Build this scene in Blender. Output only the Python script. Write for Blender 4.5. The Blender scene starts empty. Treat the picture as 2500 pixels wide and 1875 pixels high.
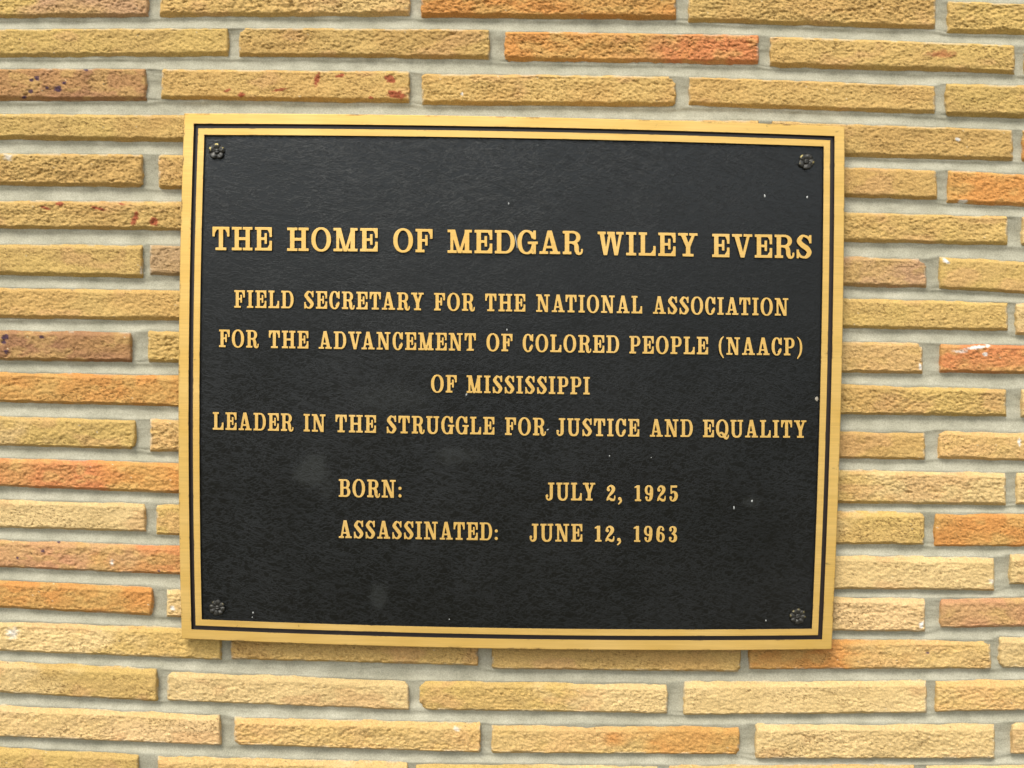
import bpy, math, random
import numpy as np
from mathutils import Vector, Matrix

random.seed(7)
scene = bpy.context.scene
COL = scene.collection

# ------------------------------------------------------------------ measures
S = 0.000476                 # metres per unit of the measured elevation (wall plane)
D = 1.15                     # camera to mortar plane
ROLL = 0.0155                # the photographer held the camera a touch off level
Z0 = 1.40                    # height of the middle of the view above the ground

# ------------------------------------------------------------------ camera
cam_d = bpy.data.cameras.new("camera")
cam = bpy.data.objects.new("camera", cam_d)
COL.objects.link(cam)
cam.location = (0, -D, Z0)
cam.rotation_euler = (math.pi / 2, -ROLL, 0)
cam_d.sensor_width = 36.0
cam_d.lens = 36.0 * D / (2500 * S)
cam_d.clip_start = 0.01
cam_d.clip_end = 200
scene.camera = cam

# ------------------------------------------------------------------ world
SUN_EL, SUN_AZ = math.radians(50), math.radians(-28)   # azimuth from straight in front of the wall, to the left
w = bpy.data.worlds.new("World")
scene.world = w
w.use_nodes = True
nt = w.node_tree
nt.nodes.clear()
out = nt.nodes.new("ShaderNodeOutputWorld")
bg = nt.nodes.new("ShaderNodeBackground")
sky = nt.nodes.new("ShaderNodeTexSky")
sky.sky_type = 'NISHITA'
sky.sun_disc = False
sky.sun_elevation = SUN_EL
sky.sun_rotation = math.radians(180) - SUN_AZ
sky.air_density = 1.0
sky.dust_density = 2.0
hs = nt.nodes.new("ShaderNodeHueSaturation")
hs.inputs['Saturation'].default_value = 0.22
tc = nt.nodes.new("ShaderNodeTexCoord")
sep = nt.nodes.new("ShaderNodeSeparateXYZ")
mr = nt.nodes.new("ShaderNodeMapRange")
mr.inputs['From Min'].default_value = -0.01
mr.inputs['From Max'].default_value = 0.22
mixw = nt.nodes.new("ShaderNodeMix")
mixw.data_type = 'RGBA'
GROUND = (1.1, 1.0, 0.76, 1)          # light that the open ground gives back
nt.links.new(tc.outputs['Generated'], sep.inputs[0])
nt.links.new(sep.outputs['Z'], mr.inputs['Value'])
nt.links.new(sky.outputs[0], hs.inputs['Color'])
nt.links.new(mr.outputs[0], mixw.inputs['Factor'])
mixw.inputs['A'].default_value = GROUND
nt.links.new(hs.outputs[0], mixw.inputs['B'])
nt.links.new(mixw.outputs['Result'], bg.inputs['Color'])
bg.inputs['Strength'].default_value = 0.12
nt.links.new(bg.outputs[0], out.inputs[0])

# ------------------------------------------------------------------ sun (overcast: wide and weak)
sl = bpy.data.lights.new("sun", 'SUN')
sl.energy = 1.0
sl.angle = math.radians(22)
sl.color = (1.0, 0.93, 0.82)
sun = bpy.data.objects.new("sun", sl)
COL.objects.link(sun)
sd = Vector((math.sin(SUN_AZ) * math.cos(SUN_EL), -math.cos(SUN_AZ) * math.cos(SUN_EL), math.sin(SUN_EL)))
sun.rotation_euler = sd.to_track_quat('Z', 'Y').to_euler()
sun.location = (-2, -4, 6)

# ------------------------------------------------------------------ exposure
scene.view_settings.view_transform = 'Standard'
scene.view_settings.look = 'None'
scene.view_settings.exposure = 1.32
scene.view_settings.gamma = 1.0
scene.view_settings.use_curve_mapping = False

# ------------------------------------------------------------------ helpers
CA, SA = math.cos(ROLL), math.sin(ROLL)


def at(px, py, dep):
    """elevation measure (x right, y down) and distance in front of the mortar -> world"""
    k = S * (D - dep) / D
    X = (np.asarray(px, float) - 1250.0) * k
    Z = (937.5 - np.asarray(py, float)) * k
    dep = np.broadcast_to(np.asarray(dep, float), X.shape)
    return np.stack([X * CA - Z * SA, -dep, X * SA + Z * CA + Z0], -1)


def _h(ix, iy, seed):
    h = (ix.astype(np.int64) * 374761393 + iy.astype(np.int64) * 668265263 + seed * 1274126177) & 0xFFFFFFFF
    h = ((h ^ (h >> 13)) * 1274126177) & 0xFFFFFFFF
    h = ((h ^ (h >> 16)) * 2246822519) & 0xFFFFFFFF
    return ((h ^ (h >> 15)) & 0xFFFFFF) / float(0xFFFFFF)


def vn(x, y, seed=0):
    """value noise 0..1"""
    x = np.asarray(x, float)
    y = np.asarray(y, float)
    x, y = np.broadcast_arrays(x, y)
    ix, iy = np.floor(x), np.floor(y)
    fx, fy = x - ix, y - iy
    fx = fx * fx * (3 - 2 * fx)
    fy = fy * fy * (3 - 2 * fy)
    a, b = _h(ix, iy, seed), _h(ix + 1, iy, seed)
    c, d = _h(ix, iy + 1, seed), _h(ix + 1, iy + 1, seed)
    return (a * (1 - fx) + b * fx) * (1 - fy) + (c * (1 - fx) + d * fx) * fy


def fbm(x, y, seed=0, o=3, g=0.5):
    r, a, t = 0, 1.0, 0
    for i in range(o):
        r = r + a * vn(x * 2 ** i + 17.3 * i, y * 2 ** i + 9.1 * i, seed + i)
        t += a
        a *= g
    return r / t


def sstep(v):
    v = np.clip(v, 0, 1)
    return v * v * (3 - 2 * v)


def mesh_np(name, verts, faces, mats, parent=None, org=None, mi=None, smooth=True):
    """verts (n,3), faces (m,4) or (m,3) arrays, linked as ONE mesh object"""
    if org is not None:
        verts = verts - np.array(org)
    me = bpy.data.meshes.new(name)
    n, m, k = len(verts), len(faces), faces.shape[1]
    me.vertices.add(n)
    me.vertices.foreach_set("co", verts.astype(np.float32).ravel())
    me.loops.add(m * k)
    me.loops.foreach_set("vertex_index", faces.astype(np.int32).ravel())
    me.polygons.add(m)
    me.polygons.foreach_set("loop_start", np.arange(0, m * k, k, dtype=np.int32))
    for mt in mats:
        me.materials.append(mt)
    if mi is not None:
        me.polygons.foreach_set("material_index", np.asarray(mi, np.int32))
    me.polygons.foreach_set("use_smooth", np.full(m, smooth, dtype=bool))
    me.update(calc_edges=True)
    me.validate()
    o = bpy.data.objects.new(name, me)
    COL.objects.link(o)
    if parent:
        o.parent = parent
    return o


def grid_faces(nu, nv, base=0):
    i = np.arange(nu - 1)[None, :]
    j = np.arange(nv - 1)[:, None]
    a = j * nu + i + base
    return np.stack([a, a + nu, a + nu + 1, a + 1], -1).reshape(-1, 4)


def thing(name, label, cat, loc):
    o = bpy.data.objects.new(name, None)
    o.empty_display_size = 0.05
    COL.objects.link(o)
    o.location = loc
    o['label'] = label
    o['category'] = cat
    return o


class NT:
    """small node-tree writer"""
    def __init__(self, name):
        self.m = bpy.data.materials.new(name)
        self.m.use_nodes = True
        self.t = self.m.node_tree
        self.b = self.t.nodes['Principled BSDF']

    def n(self, kind, **kw):
        nd = self.t.nodes.new("ShaderNode" + kind)
        for k, v in kw.items():
            if hasattr(nd, k) and not k[0].isupper():
                setattr(nd, k, v)
            else:
                nd.inputs[k.replace('_', ' ')].default_value = v
        return nd

    def l(self, a, b):
        self.t.links.new(a, b)

    def coords(self, scale, rot=(0, 0, 0), src='Object'):
        t = self.n("TexCoord")
        mp = self.n("Mapping", vector_type='TEXTURE')      # turn first, then stretch
        mp.inputs['Scale'].default_value = tuple(1.0 / c for c in scale)
        mp.inputs['Rotation'].default_value = rot
        self.l(t.outputs[src], mp.inputs[0])
        return mp.outputs[0]

    def noise(self, co, scale=1.0, detail=3, rough=0.5, dist=0.0):
        nz = self.n("TexNoise", Scale=scale, Detail=detail, Roughness=rough, Distortion=dist)
        self.l(co, nz.inputs['Vector'])
        return nz.outputs['Fac']

    def rng(self, v, a, b, c, d):
        m = self.n("MapRange")
        for k, x in zip(('From Min', 'From Max', 'To Min', 'To Max'), (a, b, c, d)):
            m.inputs[k].default_value = x
        self.l(v, m.inputs['Value'])
        return m.outputs[0]

    def math(self, op, a, b):
        m = self.n("Math", operation=op)
        for i, x in enumerate((a, b)):
            if isinstance(x, (int, float)):
                m.inputs[i].default_value = x
            else:
                self.l(x, m.inputs[i])
        return m.outputs[0]

    def mix(self, f, a, b, mode='MIX'):
        m = self.n("Mix", data_type='RGBA', blend_type=mode)
        for k, x in (('Factor', f), ('A', a), ('B', b)):
            if isinstance(x, (int, float)):
                m.inputs[k].default_value = x
            elif isinstance(x, tuple):
                m.inputs[k].default_value = x if len(x) == 4 else (*x, 1)
            else:
                self.l(x, m.inputs[k])
        return m.outputs['Result']

    def bump(self, h, strength, dist, prev=None):
        b = self.n("Bump", Strength=strength, Distance=dist)
        self.l(h, b.inputs['Height'])
        if prev is not None:
            self.l(prev, b.inputs['Normal'])
        self.l(b.outputs[0], self.b.inputs['Normal'])
        return b.outputs[0]


# ------------------------------------------------------------------ materials
def mat_brick():
    k = NT("split_face_brick")
    at_ = k.n("Attribute", attribute_name="tint")
    co = k.coords((1, 1, 1))
    grain = k.noise(co, 620, 4, 0.75)
    streak = k.noise(k.coords((260, 260, 520), (0, 0.25, 0)), 1, 4, 0.65, 0.3)
    f = k.rng(grain, 0.35, 0.65, 0.76, 1.16)
    f2 = k.rng(streak, 0.34, 0.62, 0.84, 1.10)
    c = k.mix(1.0, at_.outputs['Color'], f, 'MULTIPLY')
    c = k.mix(1.0, c, f2, 'MULTIPLY')
    pit = k.noise(k.coords((300, 300, 560), (0, 0.25, 0)), 1, 3, 0.6)
    pm = k.rng(pit, 0.555, 0.65, 0.0, 0.85)
    pm = k.math('MULTIPLY', pm, at_.outputs['Alpha'])
    c = k.mix(pm, c, (0.16, 0.09, 0.026))
    k.l(c, k.b.inputs['Base Color'])
    k.b.inputs['Roughness'].default_value = 0.9
    k.b.inputs['Specular IOR Level'].default_value = 0.15
    b0 = k.bump(k.math('SUBTRACT', 1.0, pm), 0.5, 0.0012)
    b = k.bump(streak, 0.38, 0.0009, b0)
    k.bump(grain, 0.6, 0.0007, b)
    return k.m


def mat_mortar():
    k = NT("grey_mortar")
    co = k.coords((1, 1, 1))
    fine = k.noise(co, 620, 4, 0.75)
    big = k.noise(co, 26, 3, 0.6)
    c = k.mix(k.rng(big, 0.3, 0.7, 0, 1), (0.285, 0.275, 0.202), (0.41, 0.392, 0.298))
    c = k.mix(1.0, c, k.rng(fine, 0.33, 0.67, 0.76, 1.2), 'MULTIPLY')
    k.l(c, k.b.inputs['Base Color'])
    k.b.inputs['Roughness'].default_value = 0.95
    k.b.inputs['Specular IOR Level'].default_value = 0.1
    k.bump(fine, 0.5, 0.0008)
    return k.m


def mat_brass(name, base=(0.61, 0.385, 0.092), wear=0.62):
    k = NT(name)
    br = k.noise(k.coords((7, 7, 1500)), 1, 3, 0.6)
    br2 = k.noise(k.coords((22, 22, 520), (0, 0.01, 0)), 1, 3, 0.6)
    tone = k.noise(k.coords((14, 14, 26)), 1, 3, 0.5)
    c = k.mix(k.rng(tone, 0.3, 0.7, 0, 1), base, (base[0] * 1.10, base[1] * 1.16, base[2] * 1.5))
    t2 = k.noise(k.coords((9, 9, 620)), 1, 3, 0.6)
    c = k.mix(1.0, c, k.rng(t2, 0.32, 0.68, 0.93, 1.05), 'MULTIPLY')
    c = k.mix(1.0, c, k.rng(br2, 0.3, 0.7, 0.95, 1.04), 'MULTIPLY')
    st = k.noise(k.coords((60, 60, 95)), 1, 5, 0.7, 0.8)
    c = k.mix(k.rng(st, wear, wear + 0.09, 0, 0.75), c, (0.17, 0.11, 0.045))
    ea = k.n("Attribute", attribute_name="edge")
    en = k.noise(k.coords((38, 38, 60)), 1, 5, 0.7)
    c = k.mix(k.math('MULTIPLY', ea.outputs['Fac'], k.rng(en, 0.55, 0.68, 0.0, 0.85)), c, (0.11, 0.06, 0.03))
    k.l(c, k.b.inputs['Base Color'])
    k.b.inputs['Metallic'].default_value = 0.50
    k.l(k.rng(br, 0.3, 0.7, 0.42, 0.60), k.b.inputs['Roughness'])
    b = k.bump(br, 0.05, 0.0004)
    return k.m


def mat_paint(name, col, rough=0.5):
    k = NT(name)
    nz = k.noise(k.coords((1, 1, 1)), 180, 3, 0.6)
    c = k.mix(k.rng(nz, 0.3, 0.7, 0, 1), tuple(x * 0.8 for x in col), tuple(x * 1.25 for x in col))
    k.l(c, k.b.inputs['Base Color'])
    k.b.inputs['Roughness'].default_value = rough
    k.bump(nz, 0.25, 0.0006)
    return k.m


SMUDGE = [(757, 1150, 46, 44, 0.5), (1108, 1112, 66, 24, 0.35), (925, 1452, 26, 34, 0.4),
          (960, 975, 110, 40, 0.22), (1835, 1225, 26, 18, 0.3), (800, 1195, 22, 30, 0.2)]
DFACE, DPANEL, DFLOOR = 0.0265, 0.0236, 0.0230


def mat_leather():
    k = NT("black_leather_grain")
    co = k.coords((60, 60, 170), (0, 0.30, 0))
    w1 = k.noise(co, 1, 4, 0.6, 0.5)
    w2 = k.noise(k.coords((85, 85, 200), (0, -0.55, 0)), 1, 3, 0.6, 0.5)
    w3 = k.noise(k.coords((11, 11, 95), (0, 0.38, 0)), 1, 3, 0.55, 0.3)
    fine = k.noise(k.coords((1, 1, 1)), 520, 3, 0.6)

    def ridge(v, wd):
        a = k.math('ABSOLUTE', k.math('SUBTRACT', v, 0.5), 0)
        return k.rng(a, 0.0, wd, 1.0, 0.0)
    r1, r2, r3 = ridge(w1, 0.030), ridge(w2, 0.026), ridge(w3, 0.016)
    h = k.math('MAXIMUM', r1, k.math('MULTIPLY', r2, 0.8))
    patch = k.noise(k.coords((1, 1, 1)), 9, 3, 0.6)
    tone0 = k.noise(k.coords((1.3, 1.3, 1.3)), 7, 2, 0.5)
    h = k.math('MULTIPLY', h, k.rng(patch, 0.30, 0.60, 0.45, 1.0))
    h = k.math('MAXIMUM', h, k.math('MULTIPLY', r3, k.rng(tone0, 0.5, 0.62, 0.0, 1.0)))
    hh = k.math('ADD', h, k.math('MULTIPLY', fine, 0.45))
    tone = k.noise(k.coords((1, 1, 1)), 5, 3, 0.6)
    c = k.mix(k.rng(tone, 0.3, 0.7, 0, 1), (0.003, 0.0031, 0.0025), (0.006, 0.0058, 0.005))
    c = k.mix(k.math('MULTIPLY', h, 0.05), c, (0.06, 0.06, 0.055))
    # dusty scuffs with shapes of their own
    geo = k.n("NewGeometry")
    sm = None
    for (x, y, rx, ry, a) in SMUDGE:
        p = at(x, y, DPANEL)
        sub = k.n("VectorMath", operation='SUBTRACT')
        k.l(geo.outputs['Position'], sub.inputs[0])
        sub.inputs[1].default_value = tuple(p)
        mul = k.n("VectorMath", operation='MULTIPLY')
        k.l(sub.outputs[0], mul.inputs[0])
        mul.inputs[1].default_value = (1 / (rx * S), 0, 1 / (ry * S))
        ln = k.n("VectorMath", operation='LENGTH')
        k.l(mul.outputs[0], ln.inputs[0])
        d = k.math('ADD', ln.outputs['Value'], k.rng(k.noise(k.coords((1, 1, 1)), 45, 3, 0.6), 0.2, 0.8, -0.5, 0.5))
        v = k.rng(d, 0.45, 1.05, a, 0.0)
        sm = v if sm is None else k.math('MAXIMUM', sm, v)
    dust = k.noise(k.coords((1, 1, 1)), 230, 2, 0.5)
    sm = k.math('MAXIMUM', sm, k.rng(dust, 0.80, 0.86, 0, 0.4))
    c = k.mix(k.math('MULTIPLY', sm, 0.19), c, (0.13, 0.14, 0.13))
    k.l(c, k.b.inputs['Base Color'])
    k.l(k.rng(patch, 0.3, 0.7, 0.22, 0.28), k.b.inputs['Roughness'])
    k.b.inputs['Specular IOR Level'].default_value = 0.32
    k.b.inputs['Specular Tint'].default_value = (0.94, 1.0, 1.02, 1)
    k.bump(hh, 0.30, 0.0006)
    return k.m


def mat_rosette():
    k = NT("dark_bronze")
    a = k.n("Attribute", attribute_name="wear")
    nz = k.noise(k.coords((1, 1, 1)), 420, 3, 0.6)
    c = k.mix(k.rng(nz, 0.3, 0.7, 0, 1), (0.018, 0.017, 0.014), (0.05, 0.048, 0.04))
    c = k.mix(a.outputs['Fac'], c, (0.62, 0.50, 0.16))
    k.l(c, k.b.inputs['Base Color'])
    k.b.inputs['Metallic'].default_value = 0.35
    k.b.inputs['Roughness'].default_value = 0.42
    k.bump(nz, 0.3, 0.0006)
    return k.m


M_BRICK, M_MORTAR = mat_brick(), mat_mortar()
M_BRASS = mat_brass("brushed_brass", wear=0.645)
M_LETTER = mat_brass("letter_brass", (0.62, 0.385, 0.092), 0.64)
M_BROWN = mat_paint("dark_brown_paint", (0.020, 0.013, 0.011), 0.40)
M_LEATHER = mat_leather()
M_ROSE = mat_rosette()
M_FLECK = mat_paint("dried_white_paint", (0.38, 0.39, 0.37), 0.7)
M_CHIP = mat_paint("bare_beige_chip", (0.30, 0.27, 0.21), 0.8)

# ------------------------------------------------------------------ the brick wall
C = {  # own colours of the bricks
    'T': ((0.51, 0.340, 0.120), (0.49, 0.310, 0.108)),
    'Y': ((0.51, 0.350, 0.116), (0.49, 0.328, 0.115)),
    'P': ((0.62, 0.450, 0.208), (0.57, 0.41, 0.182)),
    'p': ((0.60, 0.415, 0.200), (0.55, 0.385, 0.165)),
    'O': ((0.54, 0.250, 0.072), (0.50, 0.275, 0.085)),
    'o': ((0.56, 0.355, 0.142), (0.53, 0.365, 0.145)),
    'R': ((0.53, 0.205, 0.078), (0.49, 0.245, 0.088)),
    'r': ((0.49, 0.25, 0.125), (0.48, 0.285, 0.125)),
    'B': ((0.31, 0.160, 0.080), (0.37, 0.205, 0.085)),
    'K': ((0.44, 0.265, 0.140), (0.46, 0.295, 0.122)),
    'G': ((0.38, 0.255, 0.135), (0.42, 0.28, 0.130)),
}
# x left, x right, top left, top right, bottom left, bottom right, colour, (colour of right end)
BR = {
 'A': [(0, 366, -28, -30, 50, 46, 'Y', 'K'), (390, 1003, -30, -30, 46, 44, 'T', 'o'), (1027, 1651, -30, -28, 47, 53, 'O', 'O'),
       (1679, 2284, -27, -5, 58, 76, 'T', 'T'), (2309, 2500, 2, 8, 84, 89, 'Y', 'Y')],
 'B': [(0, 561, 70, 67, 145, 143, 'Y', 'Y'), (583, 1197, 67, 71, 143, 149, 'T', 'T'), (1231, 1853, 75, 84, 154, 163, 'O', 'R'),
       (1877, 2478, 88, 110, 168, 185, 'T', 'Y'), (2496, 2500, 112, 112, 186, 186, 'T', 'T')],
 'C': [(0, 361, 166, 166, 250, 250, 'B', 'B'), (393, 1002, 168, 173, 246, 256, 'T', 'T'), (1029, 1651, 179, 185, 260, 265, 'T', 'T'),
       (1679, 2284, 185, 208, 263, 284, 'T', 'T'), (2304, 2500, 203, 208, 287, 292, 'Y', 'Y')],
 'D': [(0, 561, 277, 281, 344, 353, 'Y', 'T'), (1880, 2474, 294, 315, 381, 397, 'T', 'T'), (2491, 2500, 316, 317, 398, 398, 'O', 'O')],
 'E': [(0, 353, 373, 376, 456, 461, 'T', 'T'), (386, 1000, 376, 384, 464, 472, 'T', 'T'), (1680, 2288, 392, 414, 471, 492, 'T', 'T'),
       (2309, 2500, 414, 423, 499, 503, 'O', 'R')],
 'F': [(0, 560, 488, 491, 561, 568, 'T', 'T'), (1860, 2460, 510, 527, 590, 603, 'T', 'Y'), (2490, 2500, 528, 528, 604, 604, 'P', 'P')],
 'G': [(0, 352, 594, 597, 675, 682, 'Y', 'Y'), (365, 980, 596, 603, 675, 687, 'G', 'K'), (1660, 2262, 612, 631, 692, 707, 'K', 'K'),
       (2289, 2500, 625, 637, 708, 714, 'Y', 'P')],
 'H': [(0, 560, 700, 708, 780, 787, 'T', 'T'), (1860, 2461, 718, 736, 800, 811, 'Y', 'Y'), (2475, 2500, 738, 738, 820, 820, 'P', 'P')],
 'I': [(0, 325, 805, 810, 882, 887, 'B', 'B'), (361, 980, 805, 815, 887, 897, 'Y', 'Y'), (1650, 2253, 823, 835, 905, 915, 'K', 'o'),
       (2291, 2500, 837, 840, 912, 917, 'R', 'R')],
 'J': [(0, 560, 906, 916, 984, 998, 'O', 'O'), (1860, 2457, 928, 948, 1011, 1019, 'T', 'Y'), (2487, 2500, 946, 946, 1021, 1021, 'P', 'P')],
 'K': [(0, 336, 1013, 1022, 1090, 1099, 'p', 'Y'), (366, 980, 1021, 1033, 1104, 1114, 'o', 'o'), (1650, 2259, 1037, 1053, 1114, 1125, 'T', 'T'),
       (2287, 2500, 1047, 1054, 1121, 1119, 'o', 'p')],
 'L': [(0, 560, 1115, 1131, 1189, 1212, 'R', 'O'), (1850, 2456, 1141, 1152, 1228, 1235, 'Y', 'P'), (2476, 2500, 1150, 1151, 1233, 1232, 'P', 'P')],
 'M': [(0, 360, 1216, 1225, 1290, 1300, 'P', 'P'), (381, 990, 1226, 1240, 1307, 1322, 'Y', 'Y'), (1650, 2257, 1240, 1249, 1328, 1331, 'P', 'Y'),
       (2277, 2500, 1249, 1250, 1335, 1335, 'O', 'o')],
 'N': [(0, 560, 1314, 1334, 1386, 1410, 'r', 'R'), (1830, 2428, 1351, 1359, 1437, 1443, 'P', 'P'), (2460, 2500, 1352, 1351, 1427, 1426, 'P', 'P')],
 'O': [(0, 377, 1413, 1429, 1485, 1505, 'O', 'O'), (407, 1010, 1435, 1452, 1507, 1528, 'P', 'P'), (1650, 2259, 1449, 1458, 1537, 1543, 'P', 'p'),
       (2291, 2500, 1457, 1455, 1534, 1531, 'r', 'r')],
 'P': [(0, 543, 1512, 1534, 1590, 1612, 'P', 'Y'), (563, 1168, 1534, 1552, 1610, 1626, 'T', 'T'), (1199, 1809, 1553, 1558, 1634, 1641, 'T', 'T'),
       (1825, 2420, 1556, 1560, 1635, 1633, 'O', 'o'), (2434, 2500, 1551, 1550, 1631, 1631, 'P', 'P')],
 'Q': [(0, 388, 1611, 1630, 1692, 1713, 'P', 'Y'), (407, 1000, 1634, 1659, 1711, 1734, 'P', 'P'), (1023, 1631, 1658, 1666, 1733, 1743, 'Y', 'P'),
       (1667, 2263, 1662, 1659, 1746, 1741, 'P', 'P'), (2280, 2500, 1660, 1656, 1738, 1737, 'o', 'o')],
 'R': [(0, 542, 1718, 1743, 1798, 1820, 'p', 'p'), (571, 1174, 1749, 1762, 1818, 1838, 'o', 'o'), (1199, 1806, 1766, 1768, 1839, 1842, 'o', 'O'),
       (1842, 2429, 1765, 1764, 1852, 1852, 'P', 'P'), (2464, 2500, 1761, 1760, 1841, 1841, 'P', 'P')],
 'S': [(0, 343, 1820, 1838, 1901, 1919, 'Y', 'Y'), (385, 998, 1842, 1859, 1923, 1941, 'o', 'p'), (1015, 1606, 1860, 1865, 1943, 1948, 'Y', 'P'),
       (1632, 2232, 1866, 1865, 1950, 1948, 'o', 'o'), (2258, 2500, 1865, 1863, 1948, 1946, 'P', 'P')],
}
HIDDEN = (470, 2010, 320, 1540)


def complete(row, rng):
    """bricks of one course, continued past the measured stretch at both ends and behind the plaque"""
    L = [list(b) for b in row]
    full = 610

    def lerp(b, x, i, j):
        return b[i] + (b[j] - b[i]) * (x - b[0]) / max(1e-6, b[1] - b[0])
    f, l = L[0], L[-1]
    if f[0] == 0:
        nx = f[1] - full
        a, b_ = lerp(f, nx, 2, 3), lerp(f, nx, 4, 5)
        f[0], f[2], f[4] = nx, a, b_
    if l[1] == 2500:
        nx = l[0] + full
        ref = l if l[1] - l[0] > 150 else L[-2]
        sl_ = (ref[3] - ref[2]) / (ref[1] - ref[0])
        l[1], l[3], l[5] = nx, l[2] + sl_ * full, l[4] + sl_ * full
    g = []
    for a, b in zip(L[:-1], L[1:]):
        g.append(a)
        gap = b[0] - a[1]
        if gap > 100:
            n = max(1, round((gap - 25) / 635))
            ln = (gap - 25 * (n + 1)) / n
            for q in range(n):
                x0 = a[1] + 25 + q * (ln + 25)
                t0, t1 = (x0 - a[1]) / gap, (x0 + ln - a[1]) / gap
                g.append([x0, x0 + ln, a[3] + (b[2] - a[3]) * t0, a[3] + (b[2] - a[3]) * t1,
                          a[5] + (b[4] - a[5]) * t0, a[5] + (b[4] - a[5]) * t1, 'T', 'T'])
    g.append(L[-1])
    kinds = 'TYTPoOTKY'
    f = g[0]
    s0 = (f[3] - f[2]) / (f[1] - f[0])
    for q in (1, 2):
        x1 = f[0] - 25
        f = [x1 - full, x1, f[2] - s0 * (full + 25), f[2] - s0 * 25, f[4] - s0 * (full + 25), f[4] - s0 * 25] + [rng.choice(kinds)] * 2
        g.insert(0, f)
    l = g[-1]
    s1 = (l[3] - l[2]) / (l[1] - l[0])
    x0 = l[1] + 25
    g.append([x0, x0 + full, l[3] + s1 * 25, l[3] + s1 * (full + 25), l[5] + s1 * 25, l[5] + s1 * (full + 25)] + [rng.choice(kinds)] * 2)
    return g


FLAKES, ROWLINES = [], []
RED, WHT, PUR = (0.30, 0.075, 0.035), (0.70, 0.68, 0.62), (0.055, 0.03, 0.06)
for (x, y, a, b, r, soft) in [(774, 194, 6, 16, 15, 0), (830, 185, 10, 4, -15, 0), (952, 193, 15, 9, 35, 0), (967, 231, 24, 9, 12, 0),
                              (589, 232, 9, 6, 0, 0), (683, 219, 17, 3, -10, 0), (554, 221, 10, 2.5, -20, 0), (905, 238, 6, 3, 0, 0),
                              (146, 498, 9, 5, 10, 0), (110, 507, 13, 3, 20, 0), (240, 509, 20, 3, 15, 0), (328, 535, 7, 17, 20, 0),
                              (376, 541, 11, 9, 40, 0), (298, 498, 10, 2.5, 10, 0), (2300, 132, 42, 12, 0, 1)]:
    FLAKES.append((x, y, a, b, r, RED, soft))
for (x, y, a, b, r, soft) in [(2338, 340, 5, 4, 0, 0), (2349, 493, 11, 5, -10, 0), (2310, 637, 10, 4, 35, 0), (2345, 858, 22, 5, 0, 1),
                              (2385, 848, 30, 4, -8, 0), (2406, 865, 6, 5, 0, 0), (2246, 895, 4, 8, 0, 0), (2420, 1420, 7, 7, 0, 1),
                              (2250, 1526, 6, 8, 0, 0), (1128, 230, 3, 4, 0, 0), (2489, 1081, 3, 11, 0, 0), (422, 1484, 5, 6, 0, 0),
                              (273, 1374, 6, 8, 0, 1), (20, 383, 12, 10, 0, 1), (345, 660, 4, 12, 0, 1), (1115, 1779, 9, 7, 0, 1), (30, 1545, 16, 16, 0, 1)]:
    FLAKES.append((x, y, a, b, r, WHT, soft))
for (x, y, a) in [(90, 190, 7), (141, 216, 9), (75, 222, 6), (115, 215, 5), (77, 195, 5), (156, 203, 5), (210, 170, 5), (60, 238, 5),
                  (12, 823, 8), (102, 822, 6), (15, 858, 6), (9, 835, 6), (143, 1322, 5), (42, 1362, 4), (388, 1394, 4), (105, 1345, 4), (2265, 1594, 4)]:
    FLAKES.append((x, y, a, a * 0.8, 0, PUR, 0))

wall = thing("brick_wall", "tan and orange split-face brick wall with recessed grey mortar behind the black plaque", "wall", (0, 0, 0))


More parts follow.
